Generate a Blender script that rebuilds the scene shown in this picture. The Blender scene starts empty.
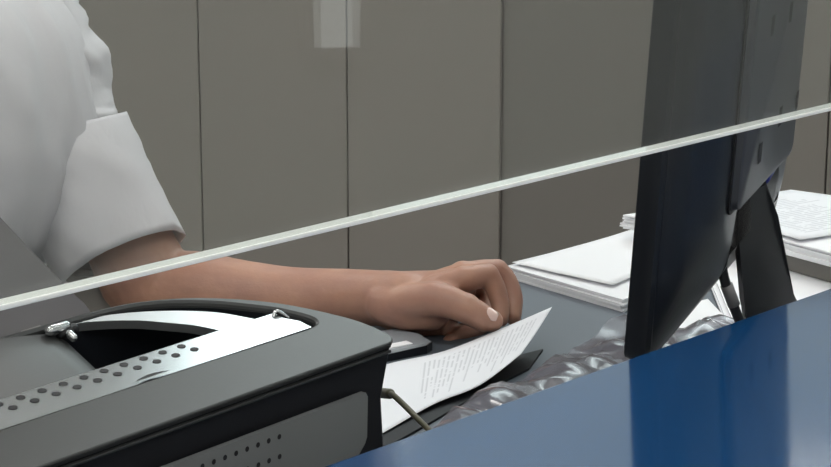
import bpy, bmesh, math, random
from mathutils import Vector, Matrix, noise
random.seed(7)
S = bpy.context.scene
COL = S.collection
PI = math.pi
# ------------------------------------------------------------------ camera model
F = 2080.0
PT = math.atan(509/F)
cp, sp = math.cos(PT), math.sin(PT)
CZ = 1.36                                   # camera height
DESK = 0.80                                 # desk top height
CTR = CZ-.412                               # counter top height
def ray(px, py):
    r = px-415.5; u = 233.5-py
    return Vector((r, F*cp+u*sp, u*cp-F*sp))
CAM = Vector((0, 0, CZ))
def AY(px, py, Y):
    d = ray(px, py); return CAM+d*(Y/d.y)
def AZ(px, py, z):
    d = ray(px, py); return CAM+d*((z-CZ)/d.z)
def AP(px, py, O, n):
    d = ray(px, py); return CAM+d*((O-CAM).dot(n)/d.dot(n))
HC = math.radians(43.3)
U = Vector((math.sin(HC), math.cos(HC), 0))         # along the counter
N = Vector((-math.cos(HC), math.sin(HC), 0))        # towards the clerk
Z = Vector((0, 0, 1))
def UP(u, p, z): return U*u+N*p+Z*z

# ------------------------------------------------------------------ materials
def mat(name, col, rough=.5, metal=0, spec=.5, bump=None, sss=0, coat=0, var=None, aniso=0):
    m = bpy.data.materials.new(name); m.use_nodes = True
    nt = m.node_tree; b = nt.nodes['Principled BSDF']
    b.inputs['Base Color'].default_value = (*col, 1)
    b.inputs['Roughness'].default_value = rough
    b.inputs['Metallic'].default_value = metal
    b.inputs['Specular IOR Level'].default_value = spec
    if sss:
        b.inputs['Subsurface Weight'].default_value = sss
        b.inputs['Subsurface Radius'].default_value = (.012, .005, .003)
        b.inputs['Subsurface Scale'].default_value = 1
    if coat:
        b.inputs['Coat Weight'].default_value = coat; b.inputs['Coat Roughness'].default_value = .05
    tc = nt.nodes.new('ShaderNodeTexCoord')
    if var:                                   # (second colour, scale, stretch)
        c2, sc, st = var
        mp = nt.nodes.new('ShaderNodeMapping'); mp.inputs['Scale'].default_value = st
        nt.links.new(tc.outputs['Object'], mp.inputs[0])
        nz = nt.nodes.new('ShaderNodeTexNoise'); nz.inputs['Scale'].default_value = sc; nz.inputs['Detail'].default_value = 4
        nt.links.new(mp.outputs[0], nz.inputs['Vector'])
        mx = nt.nodes.new('ShaderNodeMix'); mx.data_type = 'RGBA'
        mx.inputs[6].default_value = (*col, 1); mx.inputs[7].default_value = (*c2, 1)
        rp = nt.nodes.new('ShaderNodeValToRGB'); rp.color_ramp.elements[0].position = .35; rp.color_ramp.elements[1].position = .65
        nt.links.new(nz.outputs['Fac'], rp.inputs[0]); nt.links.new(rp.outputs[0], mx.inputs[0])
        nt.links.new(mx.outputs[2], b.inputs['Base Color'])
    if bump:                                  # (scale, strength, distance, stretch)
        sc, stg, dist, st = bump
        mp = nt.nodes.new('ShaderNodeMapping'); mp.inputs['Scale'].default_value = st
        nt.links.new(tc.outputs['Object'], mp.inputs[0])
        nz = nt.nodes.new('ShaderNodeTexNoise'); nz.inputs['Scale'].default_value = sc; nz.inputs['Detail'].default_value = 5
        nt.links.new(mp.outputs[0], nz.inputs['Vector'])
        bp = nt.nodes.new('ShaderNodeBump'); bp.inputs['Strength'].default_value = stg; bp.inputs['Distance'].default_value = dist
        nt.links.new(nz.outputs['Fac'], bp.inputs['Height']); nt.links.new(bp.outputs[0], b.inputs['Normal'])
    return m
def emit(name, col, k):
    m = bpy.data.materials.new(name); m.use_nodes = True
    nt = m.node_tree; nt.nodes.clear()
    e = nt.nodes.new('ShaderNodeEmission'); e.inputs[0].default_value = (*col, 1); e.inputs[1].default_value = k
    o = nt.nodes.new('ShaderNodeOutputMaterial'); nt.links.new(e.outputs[0], o.inputs[0]); return m
def thin_glass(name, tint=(.972, .982, .975), f0=.055, rough=0.0, body=None):
    """clear pane: Schlick mix of transparency and mirror reflection on each face"""
    m = bpy.data.materials.new(name); m.use_nodes = True
    nt = m.node_tree; nt.nodes.clear(); L = nt.links
    g = nt.nodes.new('ShaderNodeNewGeometry')
    dot = nt.nodes.new('ShaderNodeVectorMath'); dot.operation = 'DOT_PRODUCT'
    L.new(g.outputs['Normal'], dot.inputs[0]); L.new(g.outputs['Incoming'], dot.inputs[1])
    ab = nt.nodes.new('ShaderNodeMath'); ab.operation = 'ABSOLUTE'; L.new(dot.outputs['Value'], ab.inputs[0])
    s = nt.nodes.new('ShaderNodeMath'); s.operation = 'SUBTRACT'; s.inputs[0].default_value = 1; L.new(ab.outputs[0], s.inputs[1])
    p = nt.nodes.new('ShaderNodeMath'); p.operation = 'POWER'; p.inputs[1].default_value = 5; L.new(s.outputs[0], p.inputs[0])
    ma = nt.nodes.new('ShaderNodeMath'); ma.operation = 'MULTIPLY_ADD'; ma.inputs[1].default_value = 1-f0; ma.inputs[2].default_value = f0
    L.new(p.outputs[0], ma.inputs[0])
    t = nt.nodes.new('ShaderNodeBsdfTransparent'); t.inputs[0].default_value = (*tint, 1)
    gl = nt.nodes.new('ShaderNodeBsdfGlossy'); gl.inputs['Roughness'].default_value = rough
    base = t
    if body:
        d = nt.nodes.new('ShaderNodeBsdfDiffuse'); d.inputs[0].default_value = (*body[0], 1)
        mb = nt.nodes.new('ShaderNodeMixShader'); mb.inputs[0].default_value = body[1]
        L.new(t.outputs[0], mb.inputs[1]); L.new(d.outputs[0], mb.inputs[2]); base = mb
    mx = nt.nodes.new('ShaderNodeMixShader')
    L.new(ma.outputs[0], mx.inputs[0]); L.new(base.outputs[0], mx.inputs[1]); L.new(gl.outputs[0], mx.inputs[2])
    o = nt.nodes.new('ShaderNodeOutputMaterial'); L.new(mx.outputs[0], o.inputs[0]); return m

def sky_mat():
    m = bpy.data.materials.new('sky_backdrop_glow'); m.use_nodes = True; nt = m.node_tree; nt.nodes.clear(); L = nt.links
    g = nt.nodes.new('ShaderNodeNewGeometry'); sx = nt.nodes.new('ShaderNodeSeparateXYZ'); L.new(g.outputs['Position'], sx.inputs[0])
    mr = nt.nodes.new('ShaderNodeMapRange'); mr.inputs[1].default_value = 2.3; mr.inputs[2].default_value = 2.75; mr.inputs[3].default_value = .60; mr.inputs[4].default_value = 5  # emission rises with height, shaped to set the counter and printer reflections
    L.new(sx.outputs[2], mr.inputs[0])
    e = nt.nodes.new('ShaderNodeEmission'); e.inputs[0].default_value = (.86, .98, 1, 1); L.new(mr.outputs[0], e.inputs[1])
    o = nt.nodes.new('ShaderNodeOutputMaterial'); L.new(e.outputs[0], o.inputs[0]); return m
M = dict(sky=sky_mat(),
    wall=mat('panel_paint', (.235, .22, .202), .45, bump=(60, .08, .002, (1, 1, 1)), var=((.25, .228, .208), 1.2, (1, 1, .3))),
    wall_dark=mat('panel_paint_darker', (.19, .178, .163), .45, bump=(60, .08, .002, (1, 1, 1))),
    seam=mat('panel_joint', (.13, .12, .11), .7),
    paint_grey=mat('grey_upper_wall_paint', (.13, .13, .125), .7),
    paint=mat('pale_wall_paint', (.62, .62, .60), .7, bump=(90, .1, .002, (1, 1, 1))),
    ceil=mat('ceiling_white', (.75, .75, .73), .8),
    floor=mat('grey_vinyl', (.50, .50, .48), .35, var=((.44, .44, .43), 6, (1, 1, 1))),
    trim=mat('trim_grey', (.3, .3, .29), .5),
    blue=mat('blue_laminate', (.006, .050, .150), .085, spec=.85, coat=.0, bump=(5, .03, .004, (1, 1, 1))),
    blue_edge=mat('blue_edge_band', (.02, .06, .14), .3),
    white_pan=mat('counter_front', (.55, .56, .56), .5),
    desk=mat('desk_grey_blue', (.105, .124, .150), .50, bump=(200, .05, .001, (1, 1, 1))),
    leg=mat('desk_metal', (.25, .26, .27), .4, .6),
    paper=mat('white_paper', (.90, .91, .935), .7),
    black=mat('black_plastic', (.012, .014, .018), .28, bump=(350, .12, .0006, (1, 1, 1))),
    black_matt=mat('black_matt_plastic', (.012, .013, .016), .55, spec=.3),
    moncap=mat('grey_back_plastic', (.055, .058, .066), .42),
    silver=mat('silver_paint', (.038, .040, .040), .40, .2, bump=(500, .1, .0003, (1, 1, 1))),
    silver_shiny=mat('bright_silver', (.52, .54, .55), .20, .95),
    grey_panel=mat('grey_side_panel', (.19, .20, .202), .42, .1),
    hole=mat('hole_dark', (.008, .008, .01), .6),
    guide=mat('smoky_grey_plastic', (.15, .145, .152), .45),
    skin=mat('skin', (.48, .265, .185), .46, sss=.12, bump=(95, .45, .0016, (1, 1, 1)), var=((.40, .215, .16), 28, (1, 1, 1))),
    nail=mat('nail', (.85, .62, .55), .15, coat=.6),
    shirt=mat('white_cotton', (.69, .68, .715), .85, bump=(16, .45, .010, (1, 1, .45)), var=((.64, .635, .665), 9, (1, 1, .4))),
    hair=mat('brown_hair', (.06, .035, .02), .5, bump=(60, .5, .004, (1, 1, .1))),
    trousers=mat('dark_trousers', (.03, .035, .05), .85),
    shoe=mat('shoe_leather', (.02, .018, .016), .4),
    chair=mat('chair_fabric', (.34, .325, .30), .8),
    chair_black=mat('chair_plastic', (.02, .02, .022), .5),
    taupe=mat('taupe_board', (.20, .19, .175), .6),
    cord=mat('olive_cord', (.09, .085, .055), .5),
    blueplug=mat('blue_plug', (.01, .02, .22), .35),
    cable=mat('dark_cable', (.02, .021, .024), .35),
    collar=mat('grey_collar', (.22, .225, .23), .4),
    edge=mat('polished_glass_edge', (.95, .98, .95), .6),
    lamp=emit('lamp_diffuser', (1, .965, .93), 13.0),
    glass=thin_glass('clear_glass'),
    wrap=thin_glass('plastic_film', (.42, .42, .46), .08, .16, ((.22, .21, .245), .5)),
    lens=mat('screen_dark', (.01, .01, .012), .1),
)

# ------------------------------------------------------------------ helpers
def link(name, me, m=None, parent=None, smooth=False):
    o = bpy.data.objects.new(name, me); COL.objects.link(o)
    if m:
        for k in (m if isinstance(m, (list, tuple)) else [m]): me.materials.append(k)
    if parent: o.parent = parent
    if smooth:
        for p in me.polygons: p.use_smooth = True
    return o
def fin(name, bm, m, parent=None, smooth=False, auto=None):
    bmesh.ops.recalc_face_normals(bm, faces=bm.faces[:])
    me = bpy.data.meshes.new(name); bm.to_mesh(me); bm.free()
    o = link(name, me, m, parent, smooth or auto is not None)
    if auto is not None:
        md = o.modifiers.new('es', 'EDGE_SPLIT'); md.split_angle = math.radians(auto)
    return o
def empty(name, loc=(0, 0, 0), mtx=None):
    o = bpy.data.objects.new(name, None); COL.objects.link(o); o.empty_display_size = .05
    if mtx is not None: o.matrix_world = mtx
    else: o.location = loc
    return o
def tag(o, label, cat, group=None, kind=None):
    o['label'] = label; o['category'] = cat
    if group: o['group'] = group
    if kind: o['kind'] = kind
    return o
def frame(O, X, Y):
    Zz = X.cross(Y)
    return Matrix(((X.x, Y.x, Zz.x, O.x), (X.y, Y.y, Zz.y, O.y), (X.z, Y.z, Zz.z, O.z), (0, 0, 0, 1)))
def box(bm, a, b, mtx=None, bev=0, mi=0, seg=2):
    g = bmesh.ops.create_cube(bm, size=1)
    vs = g['verts']
    for v in vs:
        v.co = Vector([(a[i]+b[i])/2+v.co[i]*(b[i]-a[i]) for i in range(3)])
    if bev:
        es = list({e for v in vs for e in v.link_edges})
        r = bmesh.ops.bevel(bm, geom=es, offset=bev, segments=seg, affect='EDGES', profile=.5)
        vs = list({v for f in r['faces'] for v in f.verts} | {v for v in vs if v.is_valid})
    fs = {f for v in vs if v.is_valid for f in v.link_faces}
    for f in fs: f.material_index = mi
    if mtx is not None:
        for v in {v for f in fs for v in f.verts}: v.co = mtx @ v.co
    return fs
def prism(bm, pts, off, mi=0):
    """closed slab: polygon pts (Vectors) plus offset vector"""
    a = [bm.verts.new(p) for p in pts]; b = [bm.verts.new(p+off) for p in pts]
    fs = [bm.faces.new(a), bm.faces.new(b[::-1])]
    n = len(pts)
    for i in range(n): fs.append(bm.faces.new((a[i], b[i], b[(i+1) % n], a[(i+1) % n])))
    for f in fs: f.material_index = mi
    return fs
def loft(bm, rings, cap=True, closed=True, mi=0):
    R = [[bm.verts.new(p) for p in r] for r in rings]
    n = len(R[0])
    for a, b in zip(R, R[1:]):
        for i in range(n if closed else n-1):
            f = bm.faces.new((a[i], a[(i+1) % n], b[(i+1) % n], b[i])); f.material_index = mi
    if cap and closed:
        for r in (R[0][::-1], R[-1]):
            f = bm.faces.new(r); f.material_index = mi
    return R
def catmull(P, k):
    out = []
    n = len(P)
    for i in range(n-1):
        p0 = P[max(i-1, 0)]; p1 = P[i]; p2 = P[i+1]; p3 = P[min(i+2, n-1)]
        for j in range(k):
            t = j/k
            out.append(.5*((2*p1)+(p2-p0)*t+(2*p0-5*p1+4*p2-p3)*t*t+(3*p1-p0-3*p2+p3)*t**3))
    out.append(P[-1]); return out
def tube(bm, pts, rad, n=16, k=6, flat=None, caps=True, mi=0):
    """tapered tube through pts, round ends; flat = (axis vector, factor) squashes along axis"""
    rs = rad if isinstance(rad, (list, tuple)) else [rad]*len(pts)
    P = catmull([Vector((*p, r)) if False else Vector((p[0], p[1], p[2], r)) for p, r in zip(pts, rs)], k)
    C = [Vector(q[:3]) for q in P]; Rr = [q[3] for q in P]
    if caps:                                     # hemispherical ends
        def cap(c, d, r):
            return [(c+d*r*math.sin(a), r*math.cos(a)) for a in (PI*.14, PI*.27, PI*.38, PI*.46)]
        s = cap(C[0], (C[0]-C[1]).normalized(), Rr[0])[::-1]; e = cap(C[-1], (C[-1]-C[-2]).normalized(), Rr[-1])
        C = [q[0] for q in s]+C+[q[0] for q in e]; Rr = [q[1] for q in s]+Rr+[q[1] for q in e]
    rings = []; T0 = (C[1]-C[0]).normalized()
    a = T0.orthogonal().normalized()
    for i, c in enumerate(C):
        T = (C[min(i+1, len(C)-1)]-C[max(i-1, 0)]).normalized()
        a = (a-T*a.dot(T)).normalized(); b = T.cross(a)
        ring = []
        for j in range(n):
            th = 2*PI*j/n; v = (a*math.cos(th)+b*math.sin(th))*Rr[i]
            if flat: v = v-flat[0]*(v.dot(flat[0])*(1-flat[1]))
            ring.append(c+v)
        rings.append(ring)
    loft(bm, rings, mi=mi)
def ball(bm, c, r, mtx=None):
    g = bmesh.ops.create_uvsphere(bm, u_segments=24, v_segments=14, radius=1)
    rr = r if isinstance(r, (list, tuple)) else (r, r, r)
    for v in g['verts']:
        q = Vector((v.co.x*rr[0], v.co.y*rr[1], v.co.z*rr[2]))
        if mtx: q = mtx @ q
        v.co = Vector(c)+q
def disc(bm, c, x, y, r, mi, n=10):
    vs = [bm.verts.new(c+x*(r*math.cos(2*PI*i/n))+y*(r*math.sin(2*PI*i/n))) for i in range(n)]
    f = bm.faces.new(vs); f.material_index = mi

# ------------------------------------------------------------------ the room
aw = math.radians(16)
WD = Vector((math.cos(aw), -math.sin(aw), 0)); WN = Vector((math.sin(aw), math.cos(aw), 0))
W0 = Vector((0, 4.2, 0))
RM = frame(W0, WD, WN)                        # local x along wall, y away from the room, z up
def struct(name, bm, m, parent=None):
    o = fin(name, bm, m, parent)
    if not parent: o['kind'] = 'structure'
    return o
XL, XR, YF, CE = -3.2, 3.4, -7.4, 3.3
bm = bmesh.new(); box(bm, (XL-.1, YF-.1, -.1), (XR+.1, .5, 0), RM); struct('floor', bm, M['floor'])
bm = bmesh.new(); box(bm, (XL-.1, YF-.1, CE), (XR+.1, .5, CE+.1), RM); struct('ceiling', bm, M['ceil'])
# back wall of tall panels, with high windows above z 1.95
seams = [-.474+.3268*k for k in range(-9, 13)]
bm = bmesh.new()
WT, WB, WTop = 1.6, .1, 3.2; WC = 1.5
box(bm, (XL, .012, 0), (XR, .12, WC), RM, mi=1); box(bm, (XL, 0, WC+.003), (XR, .12, WT), RM, mi=2)
box(bm, (XL, .0, WTop), (XR, .12, CE), RM, mi=2)
for s0, s1 in zip(seams, seams[1:]):
    a, b = max(s0, XL)+.0015, min(s1, XR)-.0015
    if b <= a: continue
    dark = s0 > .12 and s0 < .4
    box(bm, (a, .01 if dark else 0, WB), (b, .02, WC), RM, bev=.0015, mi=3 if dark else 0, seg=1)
WIN = ((-2.9, -1.5), (-.10, 1.1), (1.2, 2.5))
for x0, x1 in ((XL, -2.9), (-1.5, -.10), (1.1, 1.2), (2.5, XR)):
    box(bm, (x0, .0, WT), (x1, .12, WTop), RM, mi=2)
struct('wall_back', bm, [M['wall'], M['seam'], M['paint_grey'], M['wall_dark']])
bm = bmesh.new(); box(bm, (XL, -.015, 0), (XR, .012, WB), RM, bev=.003); struct('baseboard_back', bm, M['trim'])
for k, (a, b) in enumerate(WIN):
    bm = bmesh.new()
    for q in ((a, WT, b, WT+.04), (a, WTop-.04, b, WTop), (a, WT+.04, a+.04, WTop-.04), (b-.04, WT+.04, b, WTop-.04)):
        box(bm, (q[0], .02, q[1]), (q[2], .09, q[3]), RM, mi=0)
    w = struct('window_%d' % (k+1), bm, M['paint'])
    bm = bmesh.new(); box(bm, (a+.04, .05, WT+.04), (b-.04, .056, WTop-.04), RM); fin('pane', bm, M['glass'], w)
bm = bmesh.new(); box(bm, (XL-1, .45, 1.6), (XR+1, .47, 4.0), RM)
o = fin('added_sky_backdrop', bm, M['sky']); o['kind'] = 'structure'  # unseen glowing sheet, added outside the windows to feed the reflections
for nm, a, b in (('wall_left', (XL-.1, YF, 0), (XL, .1, CE)), ('wall_right', (XR, YF, 0), (XR+.1, .1, CE)), ('wall_front', (XL, YF-.1, 0), (XR, YF, CE))):
    bm = bmesh.new(); box(bm, a, b, RM); struct(nm, bm, M['paint'])
# unseen ceiling lights, extra ones added public side to brighten the glass reflection
lamps = []
for i, (x, y) in enumerate(((-1.6, -1.0), (.6, -1.0), (-1.6, -3.4), (.6, -3.4), (2.4, -3.4), (-.5, -5.8), (2.0, -5.8), (2.4, -4.9))):
    t = empty('ceiling_light', mtx=RM @ Matrix.Translation((x, y, CE-.03)))
    bm = bmesh.new()
    for q in ((-.62, -.17, -.6, .17), (.6, -.17, .62, .17), (-.6, -.17, .6, -.15), (-.6, .15, .6, .17)):
        box(bm, (q[0], q[1], -.03), (q[2], q[3], .03))
    fin('frame', bm, M['paint'], t)
    bm = bmesh.new(); box(bm, (-.6, -.15, -.01), (.6, .15, .02)); fin('diffuser', bm, M['lamp'], t)
    tag(t, 'unseen long rectangular white ceiling light panel set in the white ceiling', 'ceiling light', 'ceiling light panels')

# ------------------------------------------------------------------ blue counter
bm = bmesh.new()
def ubox(bm, u0, u1, p0, p1, z0, z1, bev=0, mi=0, seg=2):
    return box(bm, (u0, p0, z0), (u1, p1, z1), frame(Vector((0, 0, 0)), U, N), bev, mi, seg)
ct = empty('service_counter', loc=UP(.8, .55, 0)); CTM = Matrix.Translation(-UP(.8, .55, 0))
def under(o, par):
    o.parent = par; o.matrix_parent_inverse = par.matrix_basis.inverted(); return o
ubox(bm, -1.4, 3.0, .33, .809, CTR-.04, CTR, .0015)
under(fin('countertop', bm, M['blue']), ct)
bm = bmesh.new(); ubox(bm, -1.38, 2.98, .55, .64, 0, CTR-.04); under(fin('front_panel', bm, M['white_pan']), ct)
tag(ct, 'glossy dark blue service counter top in the foreground right below the glass', 'counter')
# glass screen
GP = .770; GZ = CZ-.339*GP; GT = .0098
gs = empty('glass_screen', loc=UP(.8, GP, GZ))
bm = bmesh.new(); ubox(bm, -1.2, 2.8, GP, GP+GT, GZ+.002, 2.3); under(fin('pane', bm, M['glass']), gs)
bm = bmesh.new(); ubox(bm, -1.2, 2.8, GP, GP+GT, GZ-.001, GZ+.0018, .0006); under(fin('polished_edge', bm, M['edge']), gs)['label'] = 'pale greenish white polished lower edge of the glass'
bm = bmesh.new(); ubox(bm, -1.2, 2.8, GP-.008, GP+GT+.008, 2.298, 2.34)
for u in (-1.2, 2.77):
    ubox(bm, u, u+.03, GP-.008, GP+GT+.008, CTR, 2.9)
under(fin('rail', bm, M['leg']), gs)
tag(gs, 'clear glass screen hanging over the blue counter, its pale lower edge crossing the view', 'glass screen')

# ------------------------------------------------------------------ desk
d1 = AZ(480, 276, DESK); d2 = AZ(860, 201, DESK)
dd = (d2-d1); dd.z = 0; dd.normalize()
dk = empty('office_desk', loc=UP(.9, 1.1, 0))
A = d1-dd*1.7; B = d1+dd*1.25
def pfoot(q, p): return q+N*(p-q.dot(N))
bm = bmesh.new()
qs = [pfoot(A, .83), pfoot(B, .83), B, A]
prism(bm, [Vector((q.x, q.y, DESK-.028)) for q in qs], Z*.028)
under(fin('desktop', bm, M['desk']), dk)
bm = bmesh.new()
for q in ((qs[0]+U*.1+N*.05), (qs[1]-U*.1+N*.05), (B-dd*.1-N*.08), (A+dd*.1-N*.08)):
    bm2 = bmesh.new(); box(bm2, (q.x-.025, q.y-.025, 0), (q.x+.025, q.y+.025, DESK-.028), None, .003)
    under(fin('leg', bm2, M['leg']), dk)
bm.free()
tag(dk, 'grey blue office desk behind the counter under the papers and the printer', 'desk')

# ------------------------------------------------------------------ printer
HP = math.radians(38.8)
e1 = Vector((math.sin(HP), math.cos(HP), 0)); e2 = Vector((-math.cos(HP), math.sin(HP), 0))
cr = ray(390, 343); C0 = CAM+cr*(.875/cr.dot(Vector((-.728, .686, 0))))
TA = math.radians(12); ct_, st_ = math.cos(TA), math.sin(TA)
T2 = e2*ct_+Z*st_; NN = e1.cross(T2)
base = Vector((C0.x, C0.y, DESK)); PM = frame(base, e1, e2); TOP = C0.z-DESK
pr = empty('document_printer', mtx=PM)
def T(a, b, off=0): return Vector((a, b*ct_-off*st_, TOP+b*st_+off*ct_))        # top-plane coords -> printer local
def pl(px, py, off=0):
    O = C0+NN*off; Q = AP(px, py, O, NN)-O
    return Q.dot(e1), Q.dot(T2)
def piece(pts, k):
    return catmull([Vector(p) for p in pts], k)
L_ = -.43
hole = piece([(L_+.03, .044), (-.3, .044), (-.15, .044), (-.03, .043)], 4)[:-1]+piece([(-.03, .043), (-.019, .046), (-.0160, .054), (-.0215, .067), (-.031, .080), (-.057, .104), (-.090, .1215), (-.127, .1275), (-.2, .1285), (-.30, .1275)], 6)[:-1]+piece([(-.30, .1275), (-.36, .119), (-.395, .09), (L_+.025, .06), (L_+.03, .044)], 4)[:-1]
outer = piece([(L_, 0), (-.3, 0), (-.15, 0), (.002, 0)], 4)[:-1]+piece([(.002, 0), (.009, .006), (.010, .022), (.004, .044), (-.018, .080), (-.053, .1095), (-.090, .1258), (-.127, .1315), (-.2, .1325), (-.30, .1315)], 6)[:-1]+piece([(-.30, .1315), (-.38, .126), (L_+.01, .10), (L_-.006, .05), (L_, 0)], 4)[:-1]
assert len(hole) == len(outer)
n = len(outer)
cen = Vector((-.21, .065))
def off2(P, d):                      # inset (d>0) towards inside
    out = []
    for i, p in enumerate(P):
        t = (P[(i+1) % len(P)]-P[i-1]).normalized(); nn = Vector((-t.y, t.x)); out.append(p+nn*d)
    return out
bm = bmesh.new()
ins = off2(outer, .0012); hi = off2(hole, -.002)
rings = [[T(p.x, p.y, -.0038) for p in off2(outer, .0005)], [T(p.x, p.y, -.0012) for p in outer], [T(p.x, p.y, -.0004) for p in off2(outer, .0004)], [T(p.x, p.y, 0) for p in ins],
         [T(p.x, p.y, 0) for p in hi], [T(p.x, p.y, -.0012) for p in hole], [T(p.x, p.y, -.004) for p in off2(hole, .001)]]
loft(bm, rings, cap=False)
fin('top_bezel', bm, M['silver'], pr, auto=14)['label'] = 'brushed silver grey top bezel'
bm = bmesh.new()
loft(bm, [[T(p.x, p.y, -.003) for p in off2(hole, .0008)], [T(p.x, p.y, -.05) for p in off2(hole, .003)]], cap=False)
prism(bm, [T(p.x, p.y, -.052) for p in off2(hole, .0)], (T(0, 0, .003)-T(0, 0, 0)))
fin('well', bm, M['black'], pr, auto=40)['label'] = 'black recess inside the bezel'
# body: black shell under the bezel
bm = bmesh.new()
b1 = off2(outer, .0015)
loft(bm, [[T(p.x, p.y, -.0036) for p in b1], [T(p.x, p.y, -.042) for p in b1], [Vector((p.x, p.y*.98, .0)) for p in b1]], cap=False)
vs = [bm.verts.new(Vector((p.x, p.y*.98, .0))) for p in b1]; bm.faces.new(vs)
fin('body', bm, M['black_matt'], pr, auto=40)['label'] = 'black plastic lower housing'
bm = bmesh.new()
gz = TOP-.0048
box(bm, (L_+.01, -.0005, gz-.0018), (.001, .0025, gz), None, .0005)
fin('seam_strip', bm, M['silver'], pr)
# grey front panel with vent holes
bm = bmesh.new()
PB = TOP-.0265
prof = [(L_+.02, .02), (-.034, .02), (-.034, TOP-.070), (-.031, TOP-.065), (-.0255, TOP-.060), (-.0235, TOP-.056), (-.0225, PB-.003), (-.0245, PB), (L_+.02, PB)]
prism(bm, [Vector((x, -.0005, z)) for x, z in prof], Vector((0, .004, 0)))
for r in range(4):
    for k in range(30):
        disc(bm, Vector((-.105-.0093*k, -.0009, TOP-.0335-.0125*r)), Vector((1, 0, 0)), Z, .0017, 1)
fin('vent_panel', bm, [M['grey_panel'], M['hole']], pr)['label'] = 'grey front panel with rows of small round holes'
# perforated strip
bm = bmesh.new()
a0 = L_+.035
def zc(b): return -.0012
rows = []
for b in (.0445, .047, .055, .064, .070, .072, .0722):
    o_ = zc(b)-(.004 if b > .072 else 0)
    rows.append([T(a, b, o_) for a in [a0+(-.031-a0)*i/40+(.0 if i < 40 else (.006 if b < .06 else .0)) for i in range(41)]])
loft(bm, rows, cap=False, closed=False)
for k in range(19):
    for (aa, bb) in ((-.1180-.0158*k, .0678), (-.1139-.0158*k, .0607)):
        if aa < a0+.004: continue
        disc(bm, T(aa, bb, zc(bb)+.0003), Vector((1, 0, 0)), Vector((0, ct_, st_))*.78, .0030, 1, 14)
# finger notch at the front edge
vs = [bm.verts.new(T(-.178+.0012*i, .0455+.0028*math.sin(PI*i/24), .0006)) for i in range(25)]
f = bm.faces.new(vs); f.material_index = 1
fin('perforated_strip', bm, [M['silver_shiny'], M['hole']], pr, auto=50)['label'] = 'bright silver strip with two rows of oval holes'
# curved silver lip behind the strip
oc = [pl(q[0], q[1], -.002) for q in ((72, 321), (95, 317), (118, 313.5), (150, 311), (185, 310.5), (220, 312.5), (256, 319))]
ic = [pl(q[0], q[1], -.002) for q in ((72, 323), (95, 321), (115, 320), (140, 320), (165, 322), (195, 325), (224, 331))]
oc = catmull([Vector(p) for p in oc], 5); ic = catmull([Vector(p) for p in ic], 5)
bm = bmesh.new()
cl = lambda v: min(v, .1265)
loft(bm, [[T(p.x, cl(p.y), -.0022) for p in oc], [T(p.x*.5+q.x*.5, cl(p.y*.5+q.y*.5), -.0022) for p, q in zip(oc, ic)], [T(p.x, cl(p.y)-.0003, -.0022) for p in ic], [T(p.x, cl(p.y)-.0003, -.008) for p in ic]], cap=False, closed=False)
fin('curved_lip', bm, mat('satin_silver', (.62, .64, .65), .30, .9), pr, auto=20)['label'] = 'bright curved silver lip along the recess'
# curved flap left of the pivot
bm = bmesh.new()
q0 = Vector(pl(68, 333, -.006)); q1 = Vector((-.172, .0735))
rows = []
for i in range(17):
    t = i/16
    row = []
    for j in range(13):
        s = j/12
        p = q0.lerp(q1, s)+Vector((-1, .0))*(t*(.21-.03*s))
        h = -.006+.012*math.sin(PI*min(1, t*1.15))*(1-.6*s)*(1-s*.3)
        row.append(T(p.x, min(p.y, .1265), h if t > 0 else -.012))
    rows.append(row)
loft(bm, rows, cap=False, closed=False)
fin('curved_flap', bm, M['silver'], pr, smooth=True)
# pivot
bm = bmesh.new()
pa, pb = pl(58, 327, .002)
tube(bm, [T(pa-.006, pb, .001), T(pa+.006, pb, .001)], .0036, n=14, k=1)
tube(bm, [T(pa+.003, pb-.001, -.002), T(pa+.011, pb-.001, -.002)], .0042, n=14, k=1, mi=1)
tube(bm, [T(pa+.004, pb-.010, -.002), T(pa+.004, pb-.006, -.001)], .0026, n=12, k=1)
fin('pivot', bm, [M['silver_shiny'], M['hole']], pr, smooth=True)
# small catch at the right end of the recess
bm = bmesh.new(); pa, pb = pl(279, 320, -.004)
tube(bm, [T(pa-.004, pb+.002, -.003), T(pa, pb+.003, .001), T(pa+.006, pb-.002, -.003)], .0014, n=10, k=4)
fin('catch', bm, M['silver_shiny'], pr, smooth=True)
# document guide: leaning smoky plate
GO = PM @ T(0, .131, -.002); gl_ = math.radians(20); GUv = e2*math.sin(gl_)+Z*math.cos(gl_); GN = e1.cross(GUv)
pts = [AP(x, y, GO, GN) for x, y in ((-330, 455), (-200, 412), (0, 349), (52, 331), (80, 325), (90, 320), (90, 311), (84, 303), (75, 295), (30, 249), (0, 217), (-60, 152), (-140, 80), (-330, 60))]
bm = bmesh.new(); prism(bm, [PM.inverted() @ p for p in pts], PM.inverted().to_3x3() @ (GN*-.004))
ps = [AP(x, y, GO+GN*.0006, GN) for x, y in ((21, 331), (40, 325), (42, 327), (23, 333.5))]
prism(bm, [PM.inverted() @ p for p in ps], PM.inverted().to_3x3() @ (GN*-.0003), mi=1)
fin('paper_guide', bm, [M['guide'], M['trim']], pr)['label'] = 'smoky grey leaning plate with a rounded corner'
bm = bmesh.new()
pp = [PM.inverted() @ AY(*q) for q in ((381, 393, 1.30), (388, 393, 1.285), (393, 395, 1.275), (402, 403, 1.265), (415, 416, 1.25), (428, 429, 1.235), (440, 443, 1.225), (452, 460, 1.22))]
tube(bm, pp, .0019, n=10, k=4)
tube(bm, [pp[0], pp[1]+(pp[2]-pp[1])*.4], .0034, n=12, k=2)
fin('cord', bm, M['cord'], pr, smooth=True)['label'] = 'olive brown cord leaving the side of the printer'
tag(pr, 'silver and black document printer with perforated top strip and smoky guide plate', 'printer')

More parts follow.
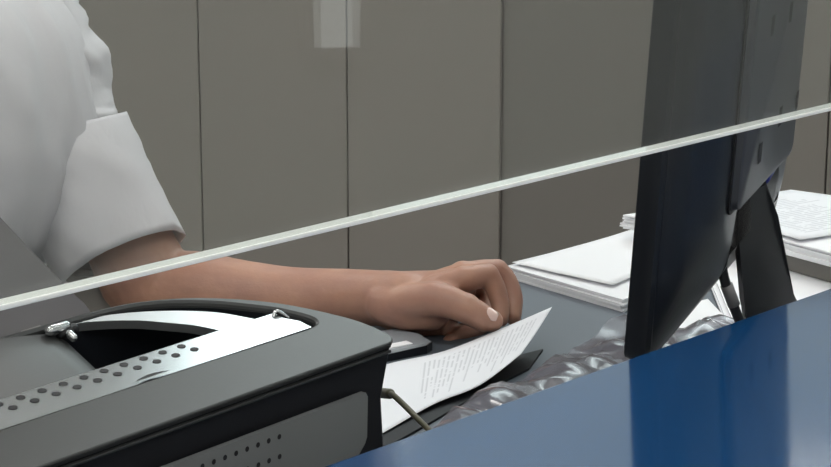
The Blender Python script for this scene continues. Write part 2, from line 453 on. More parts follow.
# ------------------------------------------------------------------ monitor
HM = math.radians(19.7)
mb = AY(623, 362, 1.445)
m1 = Vector((math.sin(HM), math.cos(HM), 0)); m2 = Vector((math.cos(HM), -math.sin(HM), 0))     # along, back
tl = math.radians(3.3)
mu = (Z*math.cos(tl)+m2*math.sin(tl)); mbk = m1.cross(mu)
if mbk.dot(m2) < 0: mbk = -mbk
MW, MH = .455, .33
MM = Matrix(((m1.x, mbk.x, mu.x, mb.x), (m1.y, mbk.y, mu.y, mb.y), (m1.z, mbk.z, mu.z, mb.z), (0, 0, 0, 1)))
standp = mb+m1*.25
mo = empty('computer_monitor', loc=(standp.x+.03, standp.y, DESK)); IM = mo.matrix_basis.inverted()
mo_inv = Matrix.Translation(-Vector((standp.x+.03, standp.y, DESK)))
def mon(x, y, z): return mo_inv @ (MM @ Vector((x, y, z)))     # x along width, y back, z up
def rrect(x0, x1, z0, z1, r, y, k=6, notch=None):
    P = []
    for cx, cz, a in ((x1-r, z0+r, -PI/2), (x1-r, z1-r, 0), (x0+r, z1-r, PI/2), (x0+r, z0+r, PI)):
        for i in range(k+1):
            t = a+PI/2*i/k; P.append((cx+r*math.cos(t), y, cz+r*math.sin(t)))
    if notch is not None:
        P += [(.122, y, z0), (.136, y, max(z0, notch)), (MW-.136, y, max(z0, notch)), (MW-.122, y, z0)]
    return P
bm = bmesh.new()
loft(bm, [[mon(*p) for p in rrect(0, MW, 0, MH, .012, y)] for y in (0, .002)]+[[mon(*p) for p in rrect(-.001, MW+.001, -.001, MH+.001, .012, y)] for y in (.004, .016)]+[[mon(*p) for p in rrect(.002, MW-.002, .002, MH-.002, .012, .019)]])
fin('bezel', bm, M['black'], mo, auto=40)
bm = bmesh.new(); g = [mon(*p) for p in ((.018, -.0006, .022), (MW-.018, -.0006, .022), (MW-.018, -.0006, MH-.018), (.018, -.0006, MH-.018))]
prism(bm, g, mon(0, .001, 0)-mon(0, 0, 0)); fin('screen', bm, M['lens'], mo)
bm = bmesh.new()
loft(bm, [[mon(*p) for p in rrect(x0, MW-x0, z0, MH-z0*.6, r, y, 8, min(.09, .02+max(0, y-.026)*4))] for x0, z0, r, y in ((.004, .004, .02, .0185), (.006, .012, .03, .024), (.030, .026, .05, .033), (.062, .040, .06, .0425), (.085, .050, .06, .047), (.093, .058, .06, .048))])
fin('back_shell', bm, M['black'], mo, auto=50)['label'] = 'glossy black tapered rear shell'
bm = bmesh.new()
fz = .094
loft(bm, [[mon(*p) for p in rrect(x0, MW-x0-.012, z0, MH-.02, .01, y, 4)] for x0, z0, y in ((.094, fz, .046), (.094, fz, .0495), (.100, fz+.002, .0495), (.102, fz+.003, .054), (.105, fz+.006, .0555))])
for f in bm.faces:
    if all((MM.inverted() @ (v.co+Vector((standp.x+.03, standp.y, DESK)))).y < .0500 for v in f.verts): f.material_index = 1
for x, z in ((.17, .13), (.25, .145), (.17, .23), (.25, .23), (.33, .145)):
    P = [mon(x-.007, .0561, z-.008), mon(x+.007, .0561, z-.008), mon(x+.007, .0561, z+.008), mon(x-.007, .0561, z+.008)]
    f = bm.faces.new([bm.verts.new(p) for p in P]); f.material_index = 1
fin('rear_cover', bm, [M['moncap'], M['hole']], mo, auto=30)['label'] = 'grey raised rear cover with small slots'
# stand
bm = bmesh.new()
def nk(px, py, Y): return AY(px, py, Y)-Vector((standp.x+.03, standp.y, DESK))
neck = [((737, 196, 1.63), (766, 181, 1.70), (778, 215, 1.74), (793, 297, 1.86), (800, 305, 1.90), (795, 330, 1.90), (748, 330, 1.72), (745, 308, 1.70), (739, 240, 1.66))]
P = [nk(q[0], q[1], q[2]-.058) for q in neck[0]]
prism(bm, P, Vector((.0, .03, 0)))
r = bmesh.ops.bevel(bm, geom=bm.edges[:], offset=.003, segments=2, affect='EDGES')
fin('stand_neck', bm, M['black_matt'], mo, auto=40)
bm = bmesh.new()
bc = Vector((.07, .07, 0)); rings = []
for z_, k_ in ((0, 1), (.008, 1), (.014, .93), (.02, .35)):
    rings.append([bc+Vector((.115*k_*math.cos(t*PI/18), .095*k_*math.sin(t*PI/18), z_)) for t in range(36)])
loft(bm, rings); fin('stand_base', bm, M['black'], mo, auto=40)
bm = bmesh.new()
P = [nk(*q) for q in ((771, 152, 1.70), (767, 166, 1.69), (763, 178, 1.675))]
tube(bm, P, [.007, .008, .006], n=12, k=3); fin('cable_plug', bm, M['blueplug'], mo, smooth=True)['label'] = 'blue cable plug'
bm = bmesh.new()
P = [nk(*q) for q in ((763, 178, 1.675), (745, 205, 1.64), (730, 235, 1.615), (722, 262, 1.60), (727, 288, 1.60), (736, 312, 1.605), (745, 335, 1.62))]
tube(bm, P, .0042, n=10, k=5); fin('signal_cable', bm, M['cable'], mo, smooth=True)
bm = bmesh.new()
P = [nk(*q) for q in ((726.5, 285, 1.599), (734, 305, 1.602))]
tube(bm, P, .0052, n=12, k=2, caps=False); fin('cable_collar', bm, M['collar'], mo, smooth=True)['label'] = 'grey collar on the cable'
tag(mo, 'large black computer monitor seen from behind, standing past the blue counter', 'monitor')

# ------------------------------------------------------------------ papers
def sheetpile(name, px, z0, z1, label, cat, cuts=6, jit=.002, mtl=None, group=None, printing=False):
    """pile of paper: corners by pixel on the plane of its top"""
    P = [AZ(x, y, z1) for x, y in px]
    c = sum(P, Vector())/len(P)
    bm = bmesh.new(); h = (z1-z0)/cuts
    for k in range(cuts):
        dx = Vector((random.uniform(-jit, jit), random.uniform(-jit, jit), 0)); an = random.uniform(-jit, jit)*2
        Q = []
        for p in P:
            v = p-c; v = Vector((v.x*math.cos(an)-v.y*math.sin(an), v.x*math.sin(an)+v.y*math.cos(an), 0))
            Q.append(Vector((v.x+dx.x, v.y+dx.y, z0-z0+k*h)))
        prism(bm, Q, Z*(h*.93))
    o = fin(name, bm, mtl or M['paper']); o.location = (c.x, c.y, z0)
    return tag(o, label, cat, group)
pz = DESK
sheetpile('paper_stack', ((508, 266), (634, 234), (700, 262), (625, 300)), pz, pz+.012, 'flat white paper stack lying left of the monitor, nearest the hand', 'paper stack', 6, .004)
# loose sheet on top, slightly turned
def sheet(name, px, z, label, curl=0, mtl=None, cat='paper', lift=None):
    P = [AZ(x, y, z) for x, y in px]; c = sum(P, Vector())/4; nx, ny = 14, 10
    bm = bmesh.new(); uvl = bm.loops.layers.uv.new('UVMap'); G = []
    for j in range(ny+1):
        row = []
        for i in range(nx+1):
            s, t = i/nx, j/ny
            p = (P[0].lerp(P[1], s)).lerp(P[3].lerp(P[2], s), t)-c
            p.z = curl*(2*s-1)**2+.0015*noise.noise(p*9)+(lift(s, t) if lift else 0)
            row.append(bm.verts.new(p))
        G.append(row)
    for j in range(ny):
        for i in range(nx):
            f = bm.faces.new((G[j][i], G[j][i+1], G[j+1][i+1], G[j+1][i]))
            for l, (s, t) in zip(f.loops, ((i, j), (i+1, j), (i+1, j+1), (i, j+1))): l[uvl].uv = (s/nx, t/ny)
    me_o = fin(name, bm, mtl or M['paper'], smooth=True); me_o.location = c
    md = me_o.modifiers.new('th', 'SOLIDIFY'); md.thickness = .0004; md.offset = 0
    return tag(me_o, label, cat)
def printed(name, rows, side, lo, hi, strength=.55, words=26):
    m = mat(name, (.80, .82, .86), .65); nt = m.node_tree; L = nt.links; b = nt.nodes['Principled BSDF']
    uv = nt.nodes.new('ShaderNodeUVMap'); sx = nt.nodes.new('ShaderNodeSeparateXYZ'); L.new(uv.outputs[0], sx.inputs[0])
    a, c = (0, 1) if side == 'u' else (1, 0)        # lines run across axis c, follow one another along a
    def mth(op, x, y=None, z=None):
        n_ = nt.nodes.new('ShaderNodeMath'); n_.operation = op
        for k, q in enumerate((x, y, z)):
            if q is None: continue
            if isinstance(q, (int, float)): n_.inputs[k].default_value = q
            else: L.new(q, n_.inputs[k])
        return n_.outputs[0]
    A_, C_ = sx.outputs[a], sx.outputs[c]
    ra = mth('MULTIPLY', A_, rows); line = mth('LESS_THAN', mth('FRACT', ra), .42); idx = mth('FLOOR', ra)
    cv = nt.nodes.new('ShaderNodeCombineXYZ'); L.new(mth('MULTIPLY', C_, words), cv.inputs[0]); L.new(mth('MULTIPLY', idx, 7.31), cv.inputs[1])
    nz = nt.nodes.new('ShaderNodeTexNoise'); nz.inputs['Scale'].default_value = 1; nz.inputs['Detail'].default_value = 2; L.new(cv.outputs[0], nz.inputs['Vector'])
    word = mth('GREATER_THAN', nz.outputs['Fac'], .42)
    cv2 = nt.nodes.new('ShaderNodeCombineXYZ'); L.new(idx, cv2.inputs[0])
    wn = nt.nodes.new('ShaderNodeTexWhiteNoise'); L.new(cv2.outputs[0], wn.inputs['Vector'])
    length = mth('MULTIPLY_ADD', wn.outputs['Value'], .35, .5)
    inl = mth('MULTIPLY', mth('GREATER_THAN', C_, .12), mth('LESS_THAN', C_, mth('MULTIPLY', length, 1.05)))
    ina = mth('MULTIPLY', mth('GREATER_THAN', A_, lo), mth('LESS_THAN', A_, hi))
    tot = mth('MULTIPLY', mth('MULTIPLY', mth('MULTIPLY', line, word), mth('MULTIPLY', inl, ina)), strength)
    mx = nt.nodes.new('ShaderNodeMix'); mx.data_type = 'RGBA'; mx.inputs[6].default_value = (.80, .82, .86, 1); mx.inputs[7].default_value = (.10, .11, .16, 1)
    L.new(tot, mx.inputs[0]); L.new(mx.outputs[2], b.inputs['Base Color']); return m
M['print_a'] = printed('printed_form', 46, 'u', .40, .93, .24, 14)
M['print_b'] = printed('printed_sheet', 30, 'v', .1, .9, .25, 20)
sheet('paper_sheet', ((512, 262), (633, 233), (690, 252), (612, 285)), pz+.0155, 'loose white sheet on the paper stack left of the monitor', lift=lambda s, t: .004*s*s)
# papers right of the monitor
sheetpile('paper_stack', ((708, 264), (850, 232), (880, 300), (738, 336)), pz, pz+.010, 'low white paper stack behind the monitor stand, under the grey folder', 'paper stack', 5, .004)
sheetpile('paper_stack', ((655, 312), (706, 299), (728, 322), (676, 338)), pz, pz+.006, 'small white paper pile seen under the lower edge of the monitor', 'paper stack', 4, .003)
zz = pz+.018
sheetpile('folder', ((662, 224), (800, 202), (990, 226), (950, 296), (774, 248)), pz+.0105, pz+.030, 'taupe grey box folder under the tall white paper pile at the right', 'folder', 1, .0, M['taupe'])
sheetpile('paper_stack', ((622, 214), (790, 189), (990, 216), (950, 284), (770, 236)), pz+.0305, pz+.046, 'tall white paper pile on the taupe folder at the right edge', 'paper stack', 8, .003)
sheet('paper_sheet', ((690, 206), (789, 190), (960, 214), (800, 240)), pz+.0495, 'printed white sheet on top of the tall paper pile at the right', mtl=M['print_b'])

# plastic film along the counter
bm = bmesh.new()
far = [(428, 430), (450, 415), (482, 397), (522, 374), (560, 353), (592, 335), (622, 317), (660, 324), (690, 322)]
FP = []
for x, y in far: FP.append(AZ(x, y, DESK+.012))
FP = catmull(FP, 8); G = []
nF = len(FP); ny = 26
for j in range(ny+1):
    row = []
    for i, q in enumerate(FP):
        p = q.dot(N); u = q.dot(U); s = j/ny
        pp_ = p+(.86-p)*s
        w = Vector((u*9+pp_*6, pp_*13-u*3, .3)); w2 = Vector((u*26-pp_*14, pp_*20+u*15, 2.3))
        h = .006+.022*abs(noise.noise(w))+.013*abs(noise.noise(w2))+.005*abs(noise.noise(w2*2.6))
        h = min(h, .06)*min(1, .6+s*3)
        jx = .006*noise.noise(Vector((u*20, 0, 5))) if j == 0 else 0
        row.append(bm.verts.new(UP(u, pp_+jx, DESK+.0015+h)))
    G.append(row)
for j in range(ny):
    for i in range(nF-1): bm.faces.new((G[j][i], G[j][i+1], G[j+1][i+1], G[j+1][i]))
fo = fin('plastic_film', bm, M['wrap'], smooth=True)
tag(fo, 'crumpled clear grey plastic film lying on the desk along the counter edge', 'plastic film')

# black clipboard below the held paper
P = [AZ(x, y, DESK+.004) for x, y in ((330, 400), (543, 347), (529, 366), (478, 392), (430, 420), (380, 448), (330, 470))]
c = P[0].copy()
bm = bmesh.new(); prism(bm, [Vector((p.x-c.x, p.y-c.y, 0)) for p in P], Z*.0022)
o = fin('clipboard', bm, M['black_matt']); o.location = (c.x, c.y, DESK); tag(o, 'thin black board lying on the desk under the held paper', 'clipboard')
# small grey device left of the paper
d0 = AZ(391, 361, DESK); dv = empty('card_reader', mtx=frame(Vector((d0.x, d0.y, DESK)), (AZ(440, 351, DESK)-d0).normalized(), Z.cross((AZ(440, 351, DESK)-d0).normalized())))
bm = bmesh.new()
def cr_ring(z, e):
    return [Vector((x, y, z)) for x, y in ((-.09+e, e), (.040-e, e), (.050-e, .006+e), (.054-e, .03), (.046-e, .062-e), (-.09+e, .062-e))]
loft(bm, [cr_ring(0, 0), cr_ring(.012, 0)]); 
for v in bm.verts:
    if v.co.z > .01: v.co.z = .005+.07*max(0, v.co.x)
fin('base', bm, M['black'], dv)
bm = bmesh.new(); loft(bm, [cr_ring(.005, .001), cr_ring(.0065, .003)])
for v in bm.verts:
    v.co.z += .07*max(0, v.co.x)
fin('top_cover', bm, mat('grey_blue_cover', (.30, .33, .36), .4), dv)['label'] = 'light grey blue top cover'
bm = bmesh.new(); box(bm, (-.03, .008, .0060), (.030, .019, .0098), None, .0008); fin('bright_strip', bm, M['paper'], dv)['label'] = 'shiny strip on the cover, its window reflection painted white'  # reflected window light on the shiny strip is put in as matte white
tag(dv, 'small grey topped black desk device half hidden behind the printer below the wrist', 'card reader')

# held printed sheet
colsP = [((330, 384, .5565), (330, 462, .5565)), ((388, 364, .5545), (388, 430, .5562)), ((445, 351, .548), (434, 404, .554)), ((503, 328, .5375), (480, 385, .5505)), ((552, 307, .521), (521, 354, .540))]
tops = catmull([AZ(a[0], a[1], CZ-a[2]) for a, b in colsP], 8); bots = catmull([AZ(b[0], b[1], CZ-b[2]) for a, b in colsP], 8)
bm = bmesh.new(); uvl = bm.loops.layers.uv.new('UVMap'); G = []; ny = 14
for i, (a, b) in enumerate(zip(tops, bots)):
    G.append([bm.verts.new(a.lerp(b, j/ny)-Z*.0015*math.sin(PI*j/ny)*(i/len(tops))) for j in range(ny+1)])
for i in range(len(tops)-1):
    for j in range(ny):
        f = bm.faces.new((G[i][j], G[i+1][j], G[i+1][j+1], G[i][j+1]))
        for l, (s, t) in zip(f.loops, ((i, j), (i+1, j), (i+1, j+1), (i, j+1))): l[uvl].uv = (s/(len(tops)-1), t/ny)
o = fin('paper_sheet', bm, M['print_a'], smooth=True)
md = o.modifiers.new('th', 'SOLIDIFY'); md.thickness = .0003; md.offset = 0
tag(o, 'curling white printed form held between the thumb and fingers of the hand', 'paper')

# ------------------------------------------------------------------ person
fd = Vector((.5, -.866, 0)); lt = Vector((.866, .5, 0))              # facing, own left
pel = Vector((-.575, 2.17, .61)); chest = Vector((-.545, 2.00, 1.00)); neckb = Vector((-.56, 1.985, 1.17))
person = empty('person', loc=(pel.x, pel.y, 0)); PO = Vector((pel.x, pel.y, 0))
def loc(v): return Vector(v)-PO
shL = AY(-6, -38, 2.06); elL = AY(154, 296, 1.985)
bm = bmesh.new()
def tb(pts, rad, **k): tube(bm, [loc(p) for p in pts], rad, **k)
# torso
tb([pel, pel.lerp(chest, .5), chest, neckb-Z*.03], [.125, .115, .13, .07], n=28, flat=(fd, .78))
tb([neckb-lt*.13-Z*.045, neckb-Z*.03, shL], [.05, .06, .048], n=20)
tb([neckb-Z*.03, neckb+Z*.06+fd*.01, neckb+Z*.10+fd*.02], [.058, .052, .05], n=20)
# head
hc = neckb+Z*.205+fd*.035
HMt = Matrix((lt, fd, Z)).transposed()
ball(bm, loc(hc), (.074, .092, .112), HMt)
ball(bm, loc(hc-Z*.055+fd*.03), (.052, .055, .058), HMt)
ball(bm, loc(hc+fd*.092-Z*.022), (.012, .018, .016), HMt)
tb([hc+fd*.086+Z*.02, hc+fd*.102-Z*.018], [.008, .012], n=10)
for s in (-1, 1):
    ball(bm, loc(hc+lt*.074*s-Z*.01-fd*.005), (.008, .018, .030), HMt)
    tb([hc+fd*.082+lt*.046*s+Z*.024, hc+fd*.092+lt*.022*s+Z*.026], [.007, .008], n=10)
    ball(bm, loc(hc+lt*.042*s+fd*.062-Z*.03), (.02, .02, .018), HMt)
ball(bm, loc(hc+fd*.083-Z*.062), (.024, .012, .006), HMt)
ball(bm, loc(hc+fd*.082-Z*.073), (.020, .012, .006), HMt)
# left arm (the one on the desk)
tb([shL, shL.lerp(elL, .5), elL-(elL-shL).normalized()*.02], [.046, .038, .046], n=24)
F_ = lambda px, py, Y: AY(px, py, Y)
arm = [F_(160, 293, 1.985), F_(195, 293, 1.975), F_(235, 298, 1.96), F_(290, 300, 1.945), F_(345, 298, 1.925), F_(385, 298, 1.90), F_(410, 297, 1.885)]
tb(arm, [.041, .0415, .0385, .0325, .0283, .0262, .0235], n=26)
tb([F_(385, 288, 1.91), F_(415, 288, 1.895), F_(455, 281, 1.88)], [.0175, .016, .0125], n=16)
tb([F_(385, 303, 1.885), F_(408, 308, 1.875), F_(432, 312, 1.87)], [.020, .021, .018], n=16)
tb([F_(392, 305, 1.91), F_(425, 310, 1.905), F_(446, 304, 1.90)], [.020, .020, .016], n=16)
tb([F_(396, 292, 1.90), F_(430, 290, 1.89), F_(462, 284, 1.885)], [.020, .019, .014], n=16)
tb([F_(396, 294, 1.92), F_(430, 292, 1.915), F_(462, 290, 1.91)], [.020, .019, .014], n=16)
tb([F_(388, 312, 1.90), F_(418, 322, 1.895), F_(446, 326, 1.895)], [.016, .016, .012], n=16)
fingers = dict(
    index=([F_(430, 289, 1.875), F_(464, 280, 1.872), F_(488, 277, 1.878), F_(499, 299, 1.872), F_(501, 319, 1.862)], [.012, .0125, .0105, .0095, .0078]),
    middle=([F_(430, 285, 1.90), F_(463, 276, 1.90), F_(497, 272, 1.912), F_(512, 294, 1.902), F_(513, 317, 1.885)], [.012, .0128, .0112, .0100, .0082]),
    ring=([F_(430, 290, 1.915), F_(460, 284, 1.925), F_(488, 292, 1.935), F_(484, 322, 1.90), F_(462, 334, 1.88)], [.012, .012, .0105, .0095, .0082]),
    little=([F_(425, 296, 1.92), F_(448, 296, 1.935), F_(472, 308, 1.93), F_(466, 331, 1.90), F_(449, 343, 1.872)], [.012, .0105, .0092, .0085, .0075]),
    thumb=([F_(404, 303, 1.87), F_(436, 299, 1.853), F_(464, 308, 1.842), F_(483, 318, 1.838), F_(492, 321, 1.838)], [.017, .0165, .0140, .0130, .0108]))
for nm, (p, r) in fingers.items(): tb(p, r, n=16, k=6)
for q, r in (((488, 275, 1.878), .0112), ((497, 271, 1.912), .0118), ((464, 279, 1.872), .0130), ((463, 274, 1.90), .0132), ((466, 308, 1.842), .0143)): ball(bm, loc(F_(*q)), r)
# right arm on the lap
shR = neckb-lt*.165-Z*.06; elR = shR+Vector((-.05, .06, -.28)); wrR = elR+fd*.21+lt*.06-Z*.05
tb([shR, shR.lerp(elR, .5), elR], [.052, .046, .040], n=20); tb([elR, elR.lerp(wrR, .5), wrR], [.040, .034, .026], n=20)
hR = wrR+fd*.075+lt*.01-Z*.012
tb([wrR, wrR.lerp(hR, .5), hR], [.025, .028, .024], n=18, flat=(Z, .6))
for k in range(4):
    b0 = hR+lt*(-.027+.018*k)-fd*.01; ln = (.06, .075, .08, .07)[k]
    tb([b0, b0+fd*ln*.5-Z*.004, b0+fd*ln*.85-Z*.02], [.0095, .009, .0075], n=12)
tb([wrR+lt*.022+fd*.02, wrR+lt*.045+fd*.05, wrR+lt*.05+fd*.08-Z*.01], [.012, .011, .009], n=12)
# legs
feet = []
for s in (-1, 1):
    hp = pel+lt*.085*s-Z*.02; kn = hp+fd*.40+lt*.03*s-Z*.01; an = Vector((kn.x-fd.x*.03, kn.y-fd.y*.03, .10)); feet.append(an)
    tb([hp, hp.lerp(kn, .5), kn], [.085, .075, .055], n=22); tb([kn, kn.lerp(an, .4), an], [.053, .05, .034], n=20)
    tb([an-Z*.03, an+fd*.10-Z*.065, an+fd*.17-Z*.07], [.032, .028, .02], n=14)
me = bpy.data.meshes.new('body'); bmesh.ops.recalc_face_normals(bm, faces=bm.faces[:]); bm.to_mesh(me); bm.free()
body = link('body', me, M['skin'], person)
md = body.modifiers.new('r', 'REMESH'); md.mode = 'VOXEL'; md.voxel_size = .0024; md.use_smooth_shade = True
md = body.modifiers.new('s', 'SMOOTH'); md.iterations = 5; md.factor = .5
# thumbnail
bm = bmesh.new()
tn = F_(492, 317.5, 1.838); vd = (CAM-tn).normalized(); tdir = (F_(500, 323, 1.838)-F_(478, 313, 1.840)).normalized()
upn = (Z*.8+vd*.75); upn = (upn-tdir*upn.dot(tdir)).normalized(); sd = tdir.cross(upn)
tc_ = F_(486, 318.5, 1.838); rows = []
for i in range(9):
    s = -1+2*i/8; w = .0072*(1-.35*max(0, abs(s))**3); row = []
    for j in range(9):
        t = -1+2*j/8; ang = t*.75
        row.append(loc(tc_+tdir*(s*.0085)+sd*(math.sin(ang)*w*1.25)+upn*(.0118+(math.cos(ang)-1)*.010-.0012*abs(s)**2)))
    rows.append(row)
loft(bm, rows, cap=False, closed=False)
o = fin('thumbnail', bm, M['nail'], person, smooth=True); md = o.modifiers.new('t', 'SOLIDIFY'); md.thickness = .0012; md.offset = 0

# shirt sleeve: rings around the upper arm axis
def ringat(c, T_, rx, ry, ax, n=48, wr=0, ph=0, seed=0):
    T_ = T_.normalized(); ax = (ax-T_*ax.dot(T_)).normalized(); ay = T_.cross(ax); out = []
    for i in range(n):
        t = 2*PI*i/n
        k = 1+wr*noise.noise(Vector((math.cos(t)*1.6+seed, math.sin(t)*1.6, ph)))
        out.append(c+ax*(rx*k*math.cos(t))+ay*(ry*k*math.sin(t)))
    return out
o1 = F_(76, 288, 1.965); o2 = F_(181, 230, 1.985); oc_ = (o1+o2)/2      # cuff opening ends
right = (o2-o1).normalized()
def sl(pxl, pyl, pxr, pyr, Y, depth, wr, ph):
    a_ = F_(pxl, pyl, Y); b_ = F_(pxr, pyr, Y); c_ = (a_+b_)/2; ax = b_-a_
    return (c_, ax, depth, wr, ph)
S_ = [(-45, -95, 35, -112, 2.07, .085), (-30, -40, 66, -38, 2.065, .078), (-22, 0, 76, -4, 2.055, .074), (-10, 40, 90, 34, 2.045, .070), (-2, 80, 106, 70, 2.035, .068), (4, 118, 110, 104, 2.025, .066), (8, 135, 112, 114, 2.02, .064), (10, 152, 114, 134, 2.015, .062)]
C_ = [(4, 140, 124, 112, 2.02, .070), (12, 175, 139, 142, 2.005, .070), (26, 225, 156, 178, 1.995, .068), (70, 290, 181, 231, 1.98, .064)]
def sleeve(name, L_in, parent, wr, sub=5):
    V = [Vector(q+(0,)) if False else q for q in L_in]
    rings = []
    pts = catmull([Vector((q[0], q[1], q[2], q[3])) for q in V], sub); dz = catmull([Vector((q[4], q[5], 0)) for q in V], sub)
    bm = bmesh.new(); n_ = 56
    for k, (a, b) in enumerate(zip(pts, dz)):
        A_ = AY(a[0], a[1], b[0]); B_ = AY(a[2], a[3], b[0]); c = (A_+B_)/2; ax = (B_-A_)/2; view = (c-CAM).normalized(); dp = view-ax.normalized()*view.dot(ax.normalized()); dp.normalize()
        r_ = []
        for i in range(n_):
            t = 2*PI*i/n_
            P_ = c+ax*math.cos(t)+dp*(b[1]*math.sin(t))
            kk = k/(len(pts)-1); up_ = dp.cross(ax).normalized(); up_ = up_ if up_.z > 0 else -up_
            P_ -= up_*(math.sin(t)*.016*(kk if name == 'cuff' else 0))
            w = Vector((P_.x*9, P_.y*9, P_.z*30+P_.x*16)); d_ = (abs(noise.noise(w))*1.3+abs(noise.noise(w*2.2))*.7-.25)*wr
            P_ += (P_-c).normalized()*d_
            r_.append(loc(P_))
        rings.append(r_)
    loft(bm, rings, cap=False)
    o = fin(name, bm, M['shirt'], parent, smooth=True); md = o.modifiers.new('t', 'SOLIDIFY'); md.thickness = .0022; md.offset = -1
    return o
shirt = None
# torso of the shirt
bm = bmesh.new(); rings = []; nT = 140
prof = [(.545, .150, .130, pel+Vector((0, 0, -.06))), (.63, .160, .135, pel+Z*.03), (.74, .155, .13, pel.lerp(chest, .4)), (.83, .172, .135, Vector((-.545, 2.03, 0))), (.88, .212, .155, Vector((-.53, 1.985, 0))), (.95, .228, .160, Vector((-.525, 1.965, 0))), (1.02, .226, .160, Vector((-.53, 1.96, 0))), (1.09, .212, .140, Vector((-.535, 1.965, 0))), (1.14, .165, .11, Vector((-.55, 1.98, 0))), (1.17, .11, .085, neckb), (1.19, .070, .066, neckb), (1.205, .062, .060, neckb+fd*.005)]
pr4 = catmull([Vector((z_, rx, ry, 0)) for z_, rx, ry, c in prof], 12); prc = catmull([Vector((c.x, c.y, 0)) for z_, rx, ry, c in prof], 12)
for a, c in zip(pr4, prc):
    r_ = []
    for i in range(nT):
        t = 2*PI*i/nT; d = lt*math.cos(t)*a[1]+fd*math.sin(t)*a[2]
        P_ = Vector((c.x, c.y, a[0]))+d
        w = Vector((math.cos(t)*3.2, math.sin(t)*3.2, a[0]*3.0)); w3 = Vector((t*2.2+a[0]*1.5, a[0]*2.2, 4)); wr = .008*noise.noise(w)-.014*abs(noise.noise(Vector((t*3.2+a[0]*5, a[0]*2.0-t*.6, 4))))+.007*abs(noise.noise(Vector((t*9-a[0]*6, a[0]*9, 1))))+.008
        P_ += d.normalized()*wr
        r_.append(loc(P_))
    rings.append(r_)
loft(bm, rings, cap=False)
shirt = fin('shirt', bm, M['shirt'], person, smooth=True); md = shirt.modifiers.new('t', 'SOLIDIFY'); md.thickness = .0022; md.offset = -1
shirt['label'] = 'loose white short sleeved blouse'
sleeve('sleeve', S_, shirt, .012); sleeve('cuff', C_, shirt, .004)
# right sleeve
bm = bmesh.new()
dR = (elR-shR); rr = [ringat(loc(shR+dR*k), dR, r1, r1, lt, wr=.08, ph=k*3) for k, r1 in ((-.08, .06), (.1, .068), (.35, .066), (.6, .064), (.8, .064))]
loft(bm, rr, cap=False); o = fin('sleeve', bm, M['shirt'], shirt, smooth=True); md = o.modifiers.new('t', 'SOLIDIFY'); md.thickness = .0022; md.offset = -1
# trousers and shoes
bm = bmesh.new()
def tb(pts, rad, **k): tube(bm, [loc(p) for p in pts], rad, **k)
tb([pel-Z*.03, pel+Z*.05], [.135, .13], n=24, flat=(fd, .85))
for s, an in zip((-1, 1), feet):
    hp = pel+lt*.085*s-Z*.02; kn = hp+fd*.40+lt*.03*s-Z*.01
    tb([hp, hp.lerp(kn, .5), kn], [.098, .088, .068], n=22); tb([kn, kn.lerp(an, .4), an], [.066, .064, .052], n=20)
me = bpy.data.meshes.new('trousers'); bmesh.ops.recalc_face_normals(bm, faces=bm.faces[:]); bm.to_mesh(me); bm.free()
o = link('trousers', me, M['trousers'], person); md = o.modifiers.new('r', 'REMESH'); md.mode = 'VOXEL'; md.voxel_size = .008; md.use_smooth_shade = True
for an in feet:
    bm = bmesh.new(); tube(bm, [loc(an-Z*.055-fd*.03), loc(an-Z*.058+fd*.09), loc(an-Z*.065+fd*.18)], [.043, .041, .034], n=18, flat=(Z, .95))
    for v in bm.verts: v.co.z = max(v.co.z, 0.001)
    fin('shoe', bm, M['shoe'], person, smooth=True)
# hair
bm = bmesh.new()
ball(bm, loc(hc+Z*.02-fd*.016), (.084, .098, .108), HMt)
for v in bm.verts:
    q = v.co-loc(hc); f_ = q.dot(fd)
    if f_ > .045 and q.z < .062: v.co -= fd*(f_-.045)
ball(bm, loc(hc-fd*.05-Z*.05), (.074, .06, .085), HMt)
me = bpy.data.meshes.new('hair'); bm.to_mesh(me); bm.free(); o = link('hair', me, M['hair'], person)
md = o.modifiers.new('r', 'REMESH'); md.mode = 'VOXEL'; md.voxel_size = .005; md.use_smooth_shade = True
for s in (-1, 1):
    bm = bmesh.new(); ball(bm, loc(hc+fd*.083+lt*.033*s+Z*.008), (.013, .008, .007), HMt); fin('eye', bm, M['paper'], person, smooth=True)
tag(person, 'person in a loose white short sleeved blouse reaching across the desk to a paper', 'person')

# ------------------------------------------------------------------ office chair
ch = empty('office_chair', loc=(pel.x, pel.y, 0)); CM = frame(Vector((0, 0, 0)), lt, -fd)   # local x own left, y backwards
SE = .495
bm = bmesh.new(); box(bm, (-.24, -.30, SE-.09), (.24, .20, SE), CM, .03, seg=4); fin('seat', bm, M['chair'], ch, auto=40)
bm = bmesh.new(); box(bm, (-.22, .22, SE+.06), (.22, .28, SE+.50), CM, .025, seg=4); fin('backrest', bm, M['chair'], ch, auto=40)
bm = bmesh.new(); box(bm, (-.03, .19, SE-.12), (.03, .30, SE-.09), CM); box(bm, (-.03, .28, SE-.12), (.03, .31, SE+.3), CM); fin('back_bar', bm, M['chair_black'], ch)
bm = bmesh.new(); tube(bm, [(0, 0, .09), (0, 0, SE-.09)], .028, n=16, k=1); fin('column', bm, M['chair_black'], ch, smooth=True)
for k in range(5):
    t = 2*PI*k/5+.3; d = Vector((math.cos(t), math.sin(t), 0))
    bm = bmesh.new(); tube(bm, [Z*.10, d*.15+Z*.09, d*.29+Z*.065], [.025, .02, .016], n=12, k=2); lg = fin('leg', bm, M['chair_black'], ch, smooth=True)
    bm = bmesh.new(); c = d*.29+Z*.0275; sd = Vector((-d.y, d.x, 0)); tube(bm, [c-sd*.018, c+sd*.018], .0235, n=16, k=1, caps=False); fin('caster', bm, M['chair_black'], lg, smooth=True)
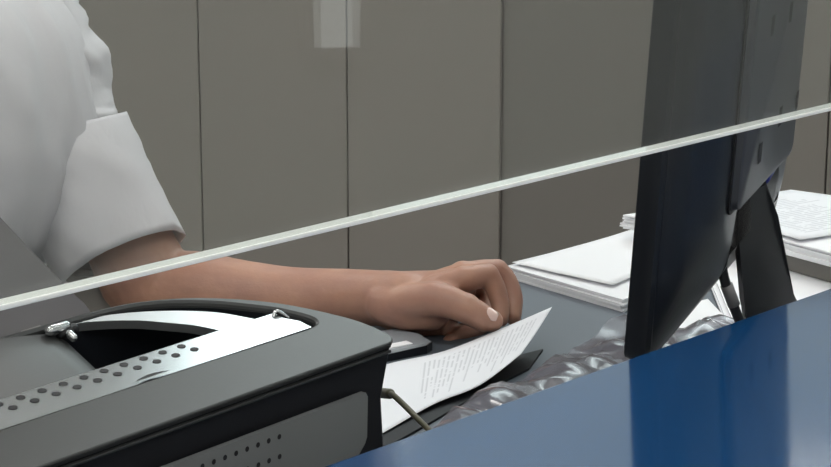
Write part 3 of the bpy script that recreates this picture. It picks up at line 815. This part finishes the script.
rest = [AY(x, y, 1.985) for x, y in ((50, 268), (104, 273), (122, 283), (142, 312), (130, 322), (60, 330), (30, 300))]
bm = bmesh.new()
vw = Vector((-.1, 1, 0)).normalized()
prism(bm, [p-Vector((pel.x, pel.y, 0)) for p in rest], vw*.05)
bmesh.ops.bevel(bm, geom=bm.edges[:], offset=.006, segments=2, affect='EDGES')
ar = fin('armrest', bm, M['chair'], ch, auto=40)
bm = bmesh.new()
c = sum(rest, Vector())/len(rest)+vw*.025-Vector((pel.x, pel.y, 0)); c.z = rest[4].z+.01
q = CM @ Vector((.25, 0, SE-.05))
tube(bm, [c, c-Z*.1, Vector((c.x, c.y, SE-.03)), Vector((c.x-.03, c.y, SE-.06)), q-lt*.05], .013, n=12, k=3); fin('arm_support', bm, M['chair_black'], ch, smooth=True)
tag(ch, 'grey upholstered office chair the person sits on, its armrest under the elbow', 'chair')

# ------------------------------------------------------------------ customers' side: things the pane mirrors
def mirror(px, py, s_wall):
    d = ray(px, py).normalized(); k = GP/d.dot(N); P_ = CAM+d*k; r = d-N*(2*d.dot(N))
    t = ((W0+WD*s_wall)-P_).dot(WD)/r.dot(WD); return RM.inverted() @ (P_+r*t)
a = mirror(322, 50, XR-.02); b = mirror(362, 50, XR-.02); c = mirror(340, 0, XR-.02)
y0, y1 = sorted((a.y, b.y))
bm = bmesh.new()
for q in ((y0-.03, a.z-.03, y1+.03, a.z), (y0-.03, a.z+.9, y1+.03, a.z+.93), (y0-.03, a.z, y0, a.z+.9), (y1, a.z, y1+.03, a.z+.9)):
    box(bm, (XR-.015, q[0], q[1]), (XR, q[2], q[3]), RM)
w = struct('window_4', bm, M['paint'])  # added glowing panel, there only to mirror as a bright patch in the glass
bm = bmesh.new(); box(bm, (XR-.006, y0, a.z), (XR-.001, y1, a.z+.9), RM); fin('glow_pane', bm, emit('panel_glow', (.95, 1, .97), 1.2), w)

# ------------------------------------------------------------------ camera, world
cam = bpy.data.cameras.new('camera'); co = bpy.data.objects.new('camera', cam); COL.objects.link(co)
cam.sensor_width = 36; cam.lens = F/831*36; cam.clip_start = .05
co.location = CAM; co.rotation_euler = (PI/2-PT, 0, 0); S.camera = co
w = bpy.data.worlds.new('world'); S.world = w; w.use_nodes = True
w.node_tree.nodes['Background'].inputs[0].default_value = (.6, .7, .8, 1); w.node_tree.nodes['Background'].inputs[1].default_value = .6
S.view_settings.view_transform = 'Standard'; S.view_settings.look = 'None'; S.view_settings.gamma = 1; S.view_settings.use_curve_mapping = False
S.view_settings.exposure = 0.4
S.cycles.transparent_max_bounces = 16; S.cycles.max_bounces = 10
